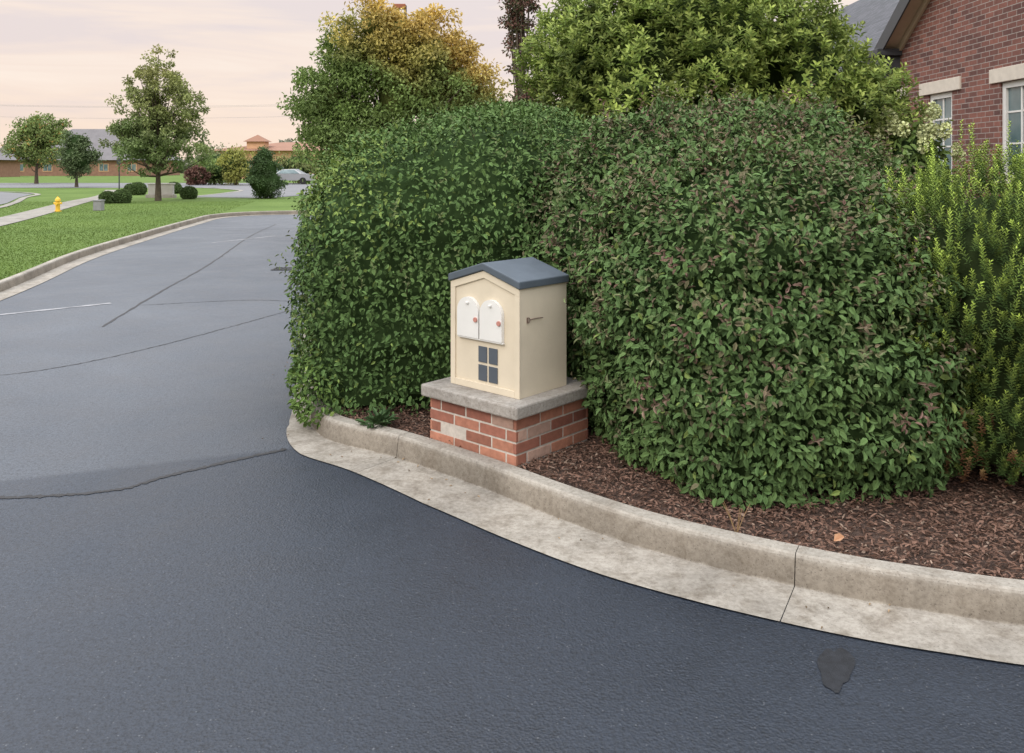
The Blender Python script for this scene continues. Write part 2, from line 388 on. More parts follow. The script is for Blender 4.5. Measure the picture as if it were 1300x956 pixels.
o=build('grass',[leaves(np.c_[P,np.full(n,.118)],D,np.c_[np.cos(th),np.sin(th),np.zeros(n)],rng.uniform(.02,.038,n),rng.uniform(.012,.03,n),col,.1)],[m_leaf])
tag(o,'short green grass blades of the lawn','grass',kind='stuff')
# ------------------------------------------------------------------ shrubs
def surf(n,c,r,p,amp=.05,seed=1,fr=3.5):
    c=np.array(c);r=np.array(r)
    d=rdir(n*5);q=(np.abs(d/r)**p).sum(1);rad=q**(-1/p)
    X=d*rad[:,None];g=norm(np.sign(X)*np.abs(X/r)**(p-1)/r)
    w=rad**2/np.clip((g*d).sum(1),.15,1);w/=w.sum()
    i=rng.choice(len(d),n,replace=False,p=w)
    X=X[i];g=g[i]; X=X+g*(amp*nz(X,fr,seed))[:,None]
    return X+c,g
def inside(P,c,r,p,k=.95): return ((np.abs((P-np.array(c))/np.array(r))**p).sum(1))<k
def coremesh(c,r,p,inset=.12,amp=0,seed=1,fr=3.5):
    """inner mass that follows the same displaced surface, set back by inset metres"""
    bm=bmesh.new();bmesh.ops.create_icosphere(bm,subdivisions=5,radius=1)
    v=np.array([x.co[:] for x in bm.verts]);f=np.array([[x.index for x in q.verts] for q in bm.faces]);bm.free()
    r=np.array(r);q=(np.abs(v/r)**p).sum(1)**(-1/p);X=v*q[:,None]
    g=norm(np.sign(X)*np.abs(X/r)**(p-1)/r)
    X=X+g*((amp*nz(X,fr,seed) if amp else 0)-inset)[:,None] if amp else X-g*inset
    return X+np.array(c),f
def hedge(name,bodies,n,ll,colfn,label,shear=None,nspr=500,sprcol=(.10,.075,.055),zmin=.13,sgreen=(.13,.195,.065),amp=.07,fr=5.):
    parts=[];tot=sum(b[1][0]*b[1][2]+b[1][1]*b[1][2]+b[1][0]*b[1][1] for b in bodies)
    sh=shear or (lambda P:P)
    for bi,(c,r,p) in enumerate(bodies):
        nn=int(n*(r[0]*r[2]+r[1]*r[2]+r[0]*r[1])/tot)
        P,N=surf(nn,c,r,p,amp,bi+3,fr)
        keep=P[:,2]>.05
        keep&=~((P[:,1]>c[1]+r[1]*.55)&(N[:,2]<.3)&(rng.random(nn)<.75))
        for bj,(c2,r2,p2) in enumerate(bodies):
            if bj!=bi: keep&=~inside(P,c2,r2,p2,.85)
        P=P[keep];N=N[keep];nn=len(P)
        # layered sprays: leaves gathered in small overlapping tiers
        tier=nz(P*np.array([1,1,1.8]),17,bi+40)
        dep=rng.random(nn)**1.3*.13-.03-.022*tier
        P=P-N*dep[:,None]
        top=np.clip((N[:,2]-.25)/.5,0,1)[:,None]
        R=rng.normal(size=(nn,3))
        D=(1-top)*(np.array([[0,0,-.42]])+R*.55+N*.28)+top*(R*.7+N*.35)
        Nn=norm(N*.85+rng.normal(size=(nn,3))*.36+np.array([[0,0,.55]]))
        P=sh(P);k=P[:,2]>zmin
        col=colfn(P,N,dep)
        L=rng.uniform(.5,1.25,nn)*ll
        parts.append(leaves(P[k],D[k],Nn[k],L[k],L[k]*rng.uniform(.48,.66,k.sum()),col[k],.16,blunt=.56))
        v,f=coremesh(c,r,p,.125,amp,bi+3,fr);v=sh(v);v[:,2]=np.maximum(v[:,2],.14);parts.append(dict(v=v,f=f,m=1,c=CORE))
        ns=int(nspr*len(P)/max(n,1))
        P,N=surf(ns*4,c,r,p,amp,bi+3,fr);k=(N[:,2]>.0)|(rng.random(len(P))<.35);k&=P[:,2]>.4
        for bj,(c2,r2,p2) in enumerate(bodies):
            if bj!=bi: k&=~inside(P,c2,r2,p2,.95)
        P=sh(P[k][:ns]);N=N[k][:ns]
        S=norm(N*.9+np.array([[0,0,.8]])+rng.normal(size=P.shape)*.4);Ls=rng.uniform(.04,.15,len(P))+.14*(rng.random(len(P))<.10)
        for j in range(len(P)):
            m_=6 if Ls[j]<.16 else 12;t=np.linspace(.1,1,m_)
            base=P[j]-S[j]*.04+S[j]*(t*(Ls[j]+.04))[:,None]
            a=norm(np.cross(S[j],rng.normal(size=3)));b_=np.cross(S[j],a)
            sgn=np.where(np.arange(m_)%2==0,1,-1)[:,None]
            dd=np.where((np.arange(m_)//2%2==0)[:,None],a,b_)*sgn+S[j]*.6+rng.normal(size=(m_,3))*.15
            nnn=S[j]*.8-dd*.3+rng.normal(size=(m_,3))*.2
            mixr=rng.random()
            cc=np.array(sprcol)*mixr+np.array(sgreen)*(1-mixr)
            parts.append(leaves(base,dd,nnn,ll*rng.uniform(.6,1.05,m_),ll*.40,cc*rng.uniform(.7,1.3,(m_,1)),.3))
            if j%2==0:
                a3=a*.0016;q0=P[j]-S[j]*.05;q1=P[j]+S[j]*Ls[j]
                parts.append(dict(v=[q0+a3,q0-a3,q1],f=[[0,1,2]],c=(.09,.05,.035)))
    o=build(name,parts,[m_leaf,m_core,m_bark]);tag(o,label,'hedge',group='clipped hedge shrubs around the mailbox');return o
DG=np.array([.078,.140,.044]);MG=np.array([.122,.200,.063]);LG=np.array([.23,.32,.085]);BR=np.array([.18,.115,.09])
def base_col(P,N,dep,seed=2):
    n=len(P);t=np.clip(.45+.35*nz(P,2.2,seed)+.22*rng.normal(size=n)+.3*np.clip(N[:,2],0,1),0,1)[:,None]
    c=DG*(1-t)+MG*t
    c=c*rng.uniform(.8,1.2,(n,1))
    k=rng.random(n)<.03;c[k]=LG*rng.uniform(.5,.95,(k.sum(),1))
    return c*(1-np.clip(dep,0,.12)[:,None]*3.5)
def colL(P,N,dep):
    c=base_col(P,N,dep,2);n=len(P)
    m_=np.exp(-(((P[:,0]+1.25)/.45)**2+((P[:,2]-1.65)/.3)**2)) + .5*np.exp(-(((P[:,0]+1.5)/.25)**2+((P[:,2]-.45)/.25)**2))
    k=rng.random(n)<m_*.7
    c[k]=LG*rng.uniform(.55,1.05,(k.sum(),1))
    return c
def colR(P,N,dep):
    c=base_col(P,N,dep,4);n=len(P)
    w=np.clip(.03+.20*np.clip((P[:,2]-.9)/1.2,0,1)+.08*nz(P,3,8),0,1)
    k=rng.random(n)<w; c[k]=(BR*.6+MG*.4)*rng.uniform(.65,1.2,(k.sum(),1))
    return c*np.array([1.02,1,1.08])
def shL(P):
    P=P.copy();f=np.interp(P[:,0],[-1.8,-1.45,-1.1,-.7,-.2,.1,.5,1],[.89,.91,.94,1.0,1.06,1.06,1.0,.95]);P[:,2]=P[:,2]*f;return P
def shR(P):
    P=P.copy();f=np.interp(P[:,2],[.1,.5,.95,1.5],[.86,.90,1.0,1.0]);k=P[:,0]<1.5;P[k,0]=1.5+(P[k,0]-1.5)*f[k];return P
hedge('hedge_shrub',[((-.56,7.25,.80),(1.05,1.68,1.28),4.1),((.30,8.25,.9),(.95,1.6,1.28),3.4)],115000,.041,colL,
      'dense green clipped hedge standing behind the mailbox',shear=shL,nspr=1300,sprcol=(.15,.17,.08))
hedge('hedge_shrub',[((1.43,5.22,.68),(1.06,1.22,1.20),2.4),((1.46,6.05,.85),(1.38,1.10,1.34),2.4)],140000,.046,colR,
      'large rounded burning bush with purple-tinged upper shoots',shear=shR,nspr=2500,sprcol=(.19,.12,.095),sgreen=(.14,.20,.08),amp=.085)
P,N=surf(1000,(-1.30,5.82,.20),(.14,.24,.24),2.2,.05,9)
k=P[:,2]>.05;P=P[k];N=N[k];n=len(P)
D=N*.5+rng.normal(size=(n,3))*.6+np.array([[0,0,-.3]])
o=build('creeping_vine',[leaves(P,D,norm(N+rng.normal(size=(n,3))*.4+np.array([0,0,.6])),rng.uniform(.03,.055,n),rng.uniform(.02,.03,n),np.array([[.13,.21,.055]])*rng.uniform(.5,1.3,(n,1)),.2)],[m_leaf])
tag(o,'light green creeping vine spilling over the kerb','vine')
nw=70;a_=rng.uniform(0,6.28,nw);e_=rng.uniform(.1,1.1,nw);wd=np.c_[np.cos(a_)*np.cos(e_),np.sin(a_)*np.cos(e_),np.sin(e_)];P=np.array([[-.84,5.36,.12]])+wd*rng.uniform(.0,.09,(nw,1))
o=build('weed_plant',[leaves(P,wd,norm(rdir(nw)*.4+np.array([0,0,1.2])),rng.uniform(.05,.08,nw),rng.uniform(.03,.045,nw),np.array([[.07,.125,.05]])*rng.uniform(.6,1.3,(nw,1)),.2)],[m_leaf]);tag(o,'low leafy weed growing in the mulch near the pedestal','weed')
# yew
def shoots(P,S,Ls,per,nl,nw,colA,colB,m=0,spread=.9):
    n=len(P);t=np.linspace(.05,1,per)
    S=norm(S);a=norm(np.cross(S,rng.normal(size=(n,3))));b=np.cross(S,a)
    ph=rng.uniform(0,6.28,(n,1))+np.arange(per)[None]*2.4
    base=P[:,None]+S[:,None]*(t[None,:,None]*Ls[:,None,None])
    d=(a[:,None]*np.cos(ph)[...,None]+b[:,None]*np.sin(ph)[...,None])*spread+S[:,None]*(.45+.6*t[None,:,None])
    nn=S[:,None]-d*.3+rng.normal(size=d.shape)*.2
    tt=t[None,:,None]**1.5
    col=(colA[:,None]*(1-tt)+colB[:,None]*tt)*rng.uniform(.75,1.25,(n,per,1))
    ln=nl*(1-.35*t[None,:])*rng.uniform(.8,1.2,(n,per))
    return leaves(base.reshape(-1,3),d.reshape(-1,3),nn.reshape(-1,3),ln.ravel(),nw,col.reshape(-1,3),.1,m=m,blunt=.6)
c=(2.80,4.62,.76);r=(.88,.64,.90)
n=5000;P,N=surf(n,c,r,2.5,.10,21,4);k=(P[:,2]>.16)&(P[:,1]<c[1]+.4);P=P[k];N=N[k];n=len(P);P=P-N*(rng.random(n)[:,None]**1.3*.15)
S=norm(N*.50+np.array([[0,0,1.]])+rng.normal(size=(n,3))*.22)
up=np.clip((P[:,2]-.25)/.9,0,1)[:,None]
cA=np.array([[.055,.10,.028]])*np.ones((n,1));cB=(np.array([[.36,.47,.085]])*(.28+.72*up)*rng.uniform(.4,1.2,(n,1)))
low=(rng.random(n)<.35)&(P[:,2]<.45);cA[low]=(.15,.07,.035);cB[low]=(.18,.12,.05)
parts=[shoots(P,S,rng.uniform(.07,.17,n),30,.026,.0075,cA,cB,spread=1.1)]
n2=240;P2,N2=surf(n2*3,c,r,2.5,.10,21,4);k=N2[:,2]>.2;P2=P2[k][:n2];N2=N2[k][:n2];q=len(P2)
parts.append(shoots(P2,norm(N2*.35+np.array([[0,0,1.]])+rng.normal(size=(q,3))*.15),rng.uniform(.12,.30,q),56,.026,.0075,np.tile([[.11,.18,.04]],(q,1)),np.tile([[.40,.52,.10]],(q,1)),spread=1.1))
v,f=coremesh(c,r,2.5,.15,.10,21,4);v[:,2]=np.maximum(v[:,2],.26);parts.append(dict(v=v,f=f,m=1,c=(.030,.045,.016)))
for _ in range(60):
    a=rng.uniform(0,6.28);rr=rng.uniform(.1,.5);x=c[0]+math.cos(a)*rr*.5;y=c[1]+math.sin(a)*rr*.5
    e=(c[0]+math.cos(a)*(rr+.2),c[1]+math.sin(a)*(rr+.05),rng.uniform(.35,.8))
    parts+=tube([(x,y,.1),((x*.6+e[0]*.4),(y*.6+e[1]*.4),e[2]*.5),e],[.014,.01,.004],5,m=2)
o=build('yew_shrub',parts,[m_leaf,m_core,m_bark]);tag(o,'feathery yew shrub with upright bright green shoots','shrub')
# bright broad-leaved shrub behind
def lobes_surface(lobes,n,amp=.1,seed=5,p=2.2,fr=2.5):
    A=[l[1][0]*l[1][1]+l[1][0]*l[1][2] for l in lobes];tot=sum(A);PP=[];NN=[]
    for i,(c,r) in enumerate(lobes):
        P,N=surf(int(n*A[i]/tot),c,r,p,amp,seed+i,fr)
        k=np.ones(len(P),bool)
        for j,(c2,r2) in enumerate(lobes):
            if j!=i:k&=~inside(P,c2,r2,p,.85)
        PP.append(P[k]);NN.append(N[k])
    return np.concatenate(PP),np.concatenate(NN)
lob=[((1.25,9.6,2.5),(1.05,1.0,1.1)),((2.1,9.5,2.8),(1.0,1.1,1.3)),((2.95,9.6,2.55),(.85,1.0,1.1)),((3.70,9.4,2.0),(.66,.9,.95)),((.95,9.8,2.9),(.7,.8,.9)),((2.45,9.9,3.2),(.75,.8,.85)),((1.7,9.9,3.2),(.8,.8,.9))]
P,N=lobes_surface(lob,17500,.18,31,2.2,4)
k=(P[:,1]<10.1)&(P[:,2]>1.5);P=P[k];N=N[k]
P=P-N*(rng.random(len(P))[:,None]**1.3*.3)
n=len(P);S=norm(N*.7+np.array([[0,0,.75]])+rng.normal(size=(n,3))*.35)
gg=nz(P,3.,6)[:,None]
cA=np.array([[.18,.255,.06]])*(1+.4*gg)*rng.uniform(.6,1.2,(n,1));cB=np.array([[.35,.42,.11]])*(1+.35*gg)*rng.uniform(.6,1.2,(n,1))
root=empty('broadleaf_shrub',(2.3,9.6,.11));tag(root,'tall yellow-green broad-leaved shrub behind the hedge','shrub')
def rel(parts,loc):
    for p in parts: p['v']=np.asarray(p['v'],float)-np.array(loc)
    return parts
parts=[shoots(P,S,rng.uniform(.05,.16,n),9,.088,.030,cA,cB,spread=1.0)]
for i_,(cc,rr) in enumerate(lob):
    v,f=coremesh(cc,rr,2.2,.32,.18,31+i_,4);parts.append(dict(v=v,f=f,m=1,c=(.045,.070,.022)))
build('crown',rel(parts,(2.3,9.6,.11)),[m_leafgl,m_core],root)
tp=[]
for (cc,rr) in lob: tp+=tube([(2.3+rng.normal()*.1,9.6+rng.normal()*.1,.1),((2.3+cc[0])/2,9.65,1.2),cc],[.06,.045,.02],7)
build('trunk',rel(tp,(2.3,9.6,.11)),[m_bark],root)
# hydrangea
root=empty('hydrangea_bush',(4.0,8.6,.11));tag(root,'hydrangea bush with creamy white flower heads','flowering shrub')
c=(4.0,8.6,1.12);P,N=surf(2400,c,(.46,.42,1.08),2.4,.06,41);P-=N*(rng.random(len(P))[:,None]*.12);n=len(P)
parts=[leaves(P,N*.5+rng.normal(size=(n,3))*.5+np.array([0,0,-.4]),norm(N+rng.normal(size=(n,3))*.4+np.array([0,0,.4])),rng.uniform(.07,.12,n),rng.uniform(.04,.06,n),np.array([[.14,.21,.06]])*rng.uniform(.6,1.3,(n,1)))]
v,f=coremesh(c,(.46,.42,1.08),2.4,.14,.06,41);v[:,2]=np.maximum(v[:,2],.12);parts.append(dict(v=v,f=f,m=1,c=CORE))
build('foliage',rel(parts,(4.0,8.6,.11)),[m_leaf,m_core],root)
for i in range(20):
    a=rng.uniform(3.2,6.3);z=rng.uniform(1.85,2.32);rr=.46*(1-.5*max(0,(z-1.85)/.5));h=np.array([4.0+math.cos(a)*rr,8.6+math.sin(a)*rr*.9,z])
    m_=80;q=rdir(m_)*np.array([.052,.052,.068])*rng.uniform(.6,1,(m_,1));q[:,:2]*=(1.15-(q[:,2:3]+.085)/.17*.6)
    cc=np.array([[.60,.64,.34]])*(.8+.3*rng.random())
    build('flower_head',rel([leaves(h+q,norm(q)*.6+rdir(m_)*.5,norm(q)+rdir(m_)*.4,.032,.028,cc*rng.uniform(.75,1.15,(m_,1)),.1,blunt=.7)],(4.0,8.6,.11)),[m_leaf],root)
# ------------------------------------------------------------------ trees
def tree(name,base,h,lobes,nclump,clr,nleaf,ls,colfn,label,trunk_r=.12,cat='tree',trunk_top=None,group=None,limbs=22,core=0,droop=.2,corecol=CORE):
    bx,by,bz=base;root=empty(name,base);tag(root,label,cat,group)
    vol=np.array([l[1][0]*l[1][1]*l[1][2] for l in lobes]);cnt=rng.multinomial(nclump,vol/vol.sum())
    C=[];
    for (c,r),k in zip(lobes,cnt):
        d=rdir(k);C.append(np.array(c)+d*np.array(r)*(rng.random((k,1))**.42)*.92)
    C=np.concatenate(C);cr_=clr*rng.uniform(.6,1.3,len(C));cb=rng.uniform(.78,1.22,len(C))
    i=rng.integers(0,len(C),nleaf);d=rdir(nleaf)
    P=C[i]+d*(cr_[i]*rng.random(nleaf)**.5)[:,None]*np.array([1,1,.75])
    col=colfn(P)*cb[i][:,None]*rng.uniform(.7,1.3,(nleaf,1))
    D=d*.6+rng.normal(size=(nleaf,3))*.6+np.array([0,0,-droop]);N=norm(d*.6+rng.normal(size=(nleaf,3))*.5+np.array([0,0,.6]))
    parts=[leaves(P,D,N,rng.uniform(.7,1.2,nleaf)*ls,ls*.6,col,.15)]
    if core:
        for (c,r) in lobes:
            v,f=coremesh(c,np.array(r)*core,2.,0);parts.append(dict(v=v,f=f,m=1,c=corecol))
    build('crown',rel(parts,base),[m_leafgl,m_core],root)
    tt=trunk_top or h*.85
    zz=np.linspace(bz,bz+tt,7);px=bx+np.r_[0,0,rng.normal(0,.02*h/6,5)];py=by+np.r_[0,0,rng.normal(0,.02*h/6,5)]
    path=np.stack([px,py,zz],1);path[0,2]-=.05
    tp=tube(path,np.linspace(trunk_r,trunk_r*.15,7)*np.r_[1.35,1,1,1,1,1,1],8)
    for j in rng.choice(len(C),min(limbs,len(C)),replace=False):
        e=C[j];t0=np.clip((e[2]-bz)*.55,h*.15,tt*.8);s=np.array([np.interp(bz+t0,zz,px),np.interp(bz+t0,zz,py),bz+t0])
        md=(s+e)/2+np.array([0,0,-.03*h]);tp+=tube([s,md,e],[trunk_r*.4,trunk_r*.25,trunk_r*.08],5)
    build('trunk',rel(tp,base),[m_bark],root)
    return root
g0=.125
def c_maple(P):
    t=np.clip((P[:,2]-2)/6+.25*nz(P,1.2,3),0,1)[:,None];return np.array([[.17,.235,.09]])*(1-t)+np.array([[.33,.32,.12]])*t
tree('maple_tree',(-17.0,41,g0),7.8,[((-17,41,2.8),(2.75,2.6,1.6)),((-17,41,4.3),(2.45,2.3,1.8)),((-17,41,5.7),(1.75,1.6,1.4)),((-17.05,41,6.8),(.9,.8,.85))],300,.34,20000,.15,c_maple,'young green maple tree on the lawn beside the sign',.13,trunk_top=7,limbs=60)
def c_suntop(P):  # sunlight on the upper crown is painted into the leaf colour
    t=np.clip((P[:,2]-4.1)/1.6+.45*nz(P,1.3,12)+.45*(P[:,0]+3.2)/2,0,1)[:,None];return np.array([[.19,.27,.08]])*(1-t)+np.array([[.58,.43,.13]])*t
tree('sun_tinted_tree',(-3.3,22,g0),6.2,[((-4.75,22,3.4),(1.15,1.2,1.3)),((-4.1,22,2.3),(1.5,1.3,1.2)),((-4.1,22,4.6),(1.0,1,1.2)),((-3.6,22,5.4),(.8,1,.75)),((-2.9,22,5.2),(.95,1,.9)),((-2.1,22,4.7),(1.2,1,1.15)),((-1.3,22,3.9),(1.1,1,1.1)),((-2.8,22,3.6),(1.7,1.2,1.6)),((-1.0,22,2.7),(1.2,1.2,1.2))],520,.36,70000,.105,c_suntop,'broad tree with green foliage and upper crown painted sunlit gold',.14,trunk_top=4.4,core=.38,corecol=(.14,.16,.05))
tree('young_tree',(-45.7,82,g0),7.2,[((-45.7,82,4.0),(3.2,3,2.4)),((-45.0,82,5.4),(2.4,2,1.6))],120,.65,9500,.27,lambda P:np.where((rng.random(len(P))<.06)[:,None],np.array([[.50,.32,.10]]),np.array([[.21,.28,.09]])),'rounded street tree with first orange autumn leaves',.16)
tree('round_tree',(-34.7,68,g0),4.9,[((-34.7,68,2.4),(1.7,1.6,1.7)),((-34.7,68,3.6),(1.1,1.1,1.2))],60,.5,5500,.2,lambda P:np.tile([[.12,.165,.075]],(len(P),1)),'dark green dense rounded ornamental tree',.12,core=.6)
tree('evergreen_bush',(-12.75,44,g0),2.9,[((-12.75,44,1.0),(1.05,1,.95)),((-12.75,44,1.65),(.85,.8,.85)),((-12.75,44,2.25),(.52,.5,.6))],150,.25,14000,.10,lambda P:np.tile([[.08,.13,.05]],(len(P),1)),'dark green conical evergreen on the lawn',.07,'shrub',core=.7,limbs=8)
tree('slim_purple_tree',(.16,12.2,.11),6.2,[((.13,12.2,3.6),(.27,.3,.9)),((.18,12.2,4.9),(.22,.3,.9)),((.05,12.2,4.3),(.25,.25,.8)),((.25,12.2,2.6),(.3,.3,.6))],90,.14,7500,.055,lambda P:np.where((rng.random(len(P))<.5)[:,None],np.array([[.19,.10,.08]]),np.array([[.13,.13,.07]])),'slender tree with sparse reddish-brown leaves',.06,trunk_top=6)
far=[(-27.2,78,2.6,2.0,(.17,.24,.07),'yellow-green rounded tree beyond the access road'),
     (-24.6,76,3.6,1.9,(.30,.31,.08),'yellow-green rounded tree beyond the access road'),
     (-28.1,76,1.9,1.0,(.16,.085,.065),'dull red barberry-like shrub beyond the access road'),
     (-31.5,92,4.0,3.2,(.16,.195,.09),'dark green tree near the distant buildings'),
     (-21.0,84,3.6,2.4,(.18,.205,.07),'dark green tree near the distant buildings')]
for (x,y,h,r,c,lb) in far:
    cc=np.array([c])
    tree('distant_tree',(x,y,g0),h,[((x,y,h*.52),(r,r,h*.44))],36,r*.32,2600,.26,lambda P,cc=cc:np.tile(cc,(len(P),1)),lb,.12,core=.6,limbs=5,group='trees beyond the access road')
for (x,y,s) in [(-18.0,38,.30),(-17.5,38.3,.34),(-22.3,50,.36),(-21.7,49.5,.42),(-16.4,43.3,.36),(-20.6,52,.4)]:
    P,N=surf(1500,(x,y,g0+s*.8),(s,s,s*.85),2.3,.02,3);n=len(P)
    v,f=coremesh((x,y,g0+s*.8),(s,s,s*.85),2.3,.04)
    o=build('boxwood_bush',[leaves(P,N*.5+rdir(n)*.7,norm(N+rdir(n)*.5),.09,.055,np.array([[.10,.15,.055]])*rng.uniform(.6,1.4,(n,1))),dict(v=v,f=f,m=1,c=CORE)],[m_leaf,m_core])
    tag(o,'small round clipped bush on the lawn','bush',group='round clipped bushes on the lawn')
n=26000;X=rng.uniform(-220,160,n);hgt=5.0+2.2*np.sin(X*.09)+1.4*np.sin(X*.31+1)+.9*np.sin(X*.8)
P=np.c_[X,rng.uniform(225,245,n),rng.random(n)**.7*np.maximum(hgt,2)]
o=build('far_woods',[leaves(P,rdir(n),norm(rdir(n)+np.array([0,-.6,.5])),1.6,1.3,np.array([[.22,.22,.17]])*rng.uniform(.6,1.3,(n,1)),.1)],[m_leaf])
tag(o,'distant low wooded treeline','woods',kind='stuff')
# ------------------------------------------------------------------ mailbox
ang=math.atan2(-.67,.74)
box_root=empty('mailbox_station',(-.016,5.111,.12),ang)
tag(box_root,'cream house-shaped twin mailbox on a red brick pedestal','mailbox')
parts=[box(-.3415,.3415,-.3215,.3215,-.05,.262,m=1)]
def brickcol():
    t=rng.random();c=np.array([.50,.23,.15])*(1-t)+np.array([.31,.125,.09])*t
    if rng.random()<.12: c=np.array([.50,.33,.26])
    return c*rng.uniform(.78,1.15)
ch=.0655;bh=.0545
for r_ in range(4):
    z0=r_*ch;z1=z0+bh
    for (L0,fix,ax,sg) in ((.345,.325,'x',-1),(.345,.325,'x',1),(.325,.345,'y',-1),(.325,.345,'y',1)):
        s=-L0;first=True;odd=(r_%2==0) if ax=='x' else (r_%2==1)
        while s<L0-.005:
            ln=(.205 if odd else .095) if first else .205
            e=min(s+ln,L0)
            if L0-e<.05: e=L0
            j=rng.normal(0,.0010);a0=s if first else s+.006;a1=e if e>=L0 else e-.006
            c=brickcol();t=.02
            if ax=='x':
                ya,yb=(-fix+j,-fix+t) if sg<0 else (fix-t,fix+j)
                if odd: parts.append(box(a0,a1,ya,yb,z0,z1,c=c))
                else: parts.append(box(max(a0,-L0+.0215),min(a1,L0-.0215),ya,yb,z0,z1,c=c))
            else:
                xa,xb=(-fix-j,-fix+t) if sg<0 else (fix-t,fix+j)
                if odd: parts.append(box(xa,xb,a0,a1,z0,z1,c=c))
                else: parts.append(box(xa,xb,max(a0,-L0+.0215),min(a1,L0-.0215),z0,z1,c=c))
            s=e;first=False
build('brick_pedestal',parts,[m_brickgeo,m_mortar],box_root,bevel=.002)
build('stone_cap',[box(-.385,.385,-.365,.365,.264,.335)],[m_stone],box_root,bevel=.01)
x0,x1,y0,y1,zb,ze,zp=-.259,.285,-.225,.190,.336,.950,1.032
xm=(x0+x1)/2
hp=[dict(v=[(x0,y0,zb),(x1,y0,zb),(x1,y0,ze),(x0,y0,ze),(x0,y1,zb),(x1,y1,zb),(x1,y1,ze),(x0,y1,ze)],f=[(0,1,2,3),(1,5,6,2),(5,4,7,6),(4,0,3,7)]),
    dict(v=[(x0,y0,ze),(x1,y0,ze),(xm,y0,zp),(x0,y1,ze),(x1,y1,ze),(xm,y1,zp)],f=[(0,1,2),(4,3,5)])]
build('housing',hp,[m_cream],box_root)
bw=.034;yf=y0-.009
tr=[box(x0-.004,x0+bw,yf,y0-.0005,zb,ze-.004),box(x1-bw,x1+.004,yf,y0-.0005,zb,ze-.004),box(x0+bw+.0005,x1-bw-.0005,yf,y0-.0005,zb,zb+.040)]
for sgn in (-1,1):
    xe=xm+sgn*(xm-x0+.003)
    a=(xe,ze-.003-.042),(xe,ze-.003),(xm,zp-.001),(xm,zp-.043)
    v=[(p[0],yf-.001,p[1]) for p in a]+[(p[0],y0-.0008,p[1]) for p in a]
    tr.append(dict(v=v,f=[(0,1,2,3),(4,7,6,5),(0,3,7,4),(1,5,6,2),(0,4,5,1)]))
build('corner_trim',tr,[m_cream],box_root,bevel=.002)
ov=.014;t=.044;sl=(zp-ze)/(xm-x0);ya,yb=y0-.022,y1+.010
xs=[x0-ov,xm,x1+ov]
v=[];
for y in (ya,yb):
    for x in xs: v.append((x,y,zp-sl*abs(x-xm)+.002))
    for x in xs: v.append((x,y,zp-sl*abs(x-xm)+.002+t))
f4=[(0,1,4,3),(1,2,5,4),(7,6,9,10),(8,7,10,11),(3,4,10,9),(4,5,11,10),(1,0,6,7),(2,1,7,8),(0,3,9,6),(5,2,8,11)]
build('roof',[dict(v=v,f=f4)],[m_slate],box_root,bevel=.006)
def arch(w,h,y0_,y1_,k=12,inset=0):
    pts=[(-w/2,0),(w/2,0)]+[(w/2*math.cos(a),h-w/2+w/2*math.sin(a)) for a in np.linspace(0,math.pi,k)]
    n_=len(pts);bm=bmesh.new()
    a=[bm.verts.new((p[0],y0_,p[1])) for p in pts];b_=[bm.verts.new((p[0],y1_,p[1])) for p in pts]
    fa=bm.faces.new(a);bm.faces.new(b_[::-1])
    for i in range(n_): bm.faces.new((a[i],b_[i],b_[(i+1)%n_],a[(i+1)%n_]))
    bmesh.ops.recalc_face_normals(bm,faces=bm.faces)
    me=bpy.data.meshes.new('mailbox_door');bm.to_mesh(me);bm.free();return me
dm_=arch(.174,.234,y0-.024,y0-.001,16);dm_.materials.append(m_white)
for k_,xc in enumerate((-.105,.080)):
    o=bpy.data.objects.new('mailbox_door',dm_);o.location=(xc,0,.636);link(o,box_root)
    build('handle',[box(-.010,.010,y0-.036,y0-.0245,.194,.206)],[m_white],o,bevel=.003)
    build('flag',tube([(.068,y0-.0245,.108),(.068,y0-.033,.108)],[.014,.014],14),[m_red],o)
build('mailbox_ledge',[box(-.192,.172,y0-.020,y0-.001,.626,.6345)],[m_white],box_root,bevel=.002)
for i in range(2):
    for j in range(2):
        build('window_pane',[box(-.034+i*.083,.034+i*.083,y0-.006,y0-.001,.392+j*.107,.484+j*.107)],[m_pane],box_root,bevel=.002)
ring=[(x1+.007,y0+.064+.012*max(0,math.cos(t_)),.768+.014*math.sin(t_)) for t_ in np.linspace(-math.pi/2,math.pi/2,9)]
fl=[box(x1+.0005,x1+.008,y0+.056,y0+.062,.752,.784)]+tube(ring,[.0028]*9,6)+tube([(x1+.007,y0+.075,.770),(x1+.008,y0+.13,.771),(x1+.008,y0+.19,.768)],[.0032,.003,.0028],6)
build('side_flag',fl,[m_bronze],box_root)
# ------------------------------------------------------------------ fallen leaves
P=np.array([[1.38,3.66,.145]]);o=build('fallen_leaf',[leaves(P,np.array([[.8,.3,.25]]),np.array([[.1,-.5,.8]]),.06,.04,np.array([[.50,.29,.17]]),.4)],[m_leaf]);tag(o,'curled orange-brown fallen leaf on the mulch','leaf')
Bi=crv(B_pts,260);Np=perp(Bi);nb=len(Bi)
for q_ in range(44):
    i_=rng.integers(70,170);dd_=-rng.random()**2*.33-.01
    q=np.array([[*(Bi[i_]+Np[i_]*dd_),.012]])
    o=build('fallen_leaf',[leaves(q,rdir(1)*np.array([[1,1,.2]]),np.array([[.1,.1,1.]]),rng.uniform(.008,.024),.009,np.array([[.28,.20,.12]])*rng.uniform(.3,1.8),.4)],[m_leaf]);tag(o,'small dry leaf lying in the gutter','leaf',group='dry leaves by the gutter')
tp=[]
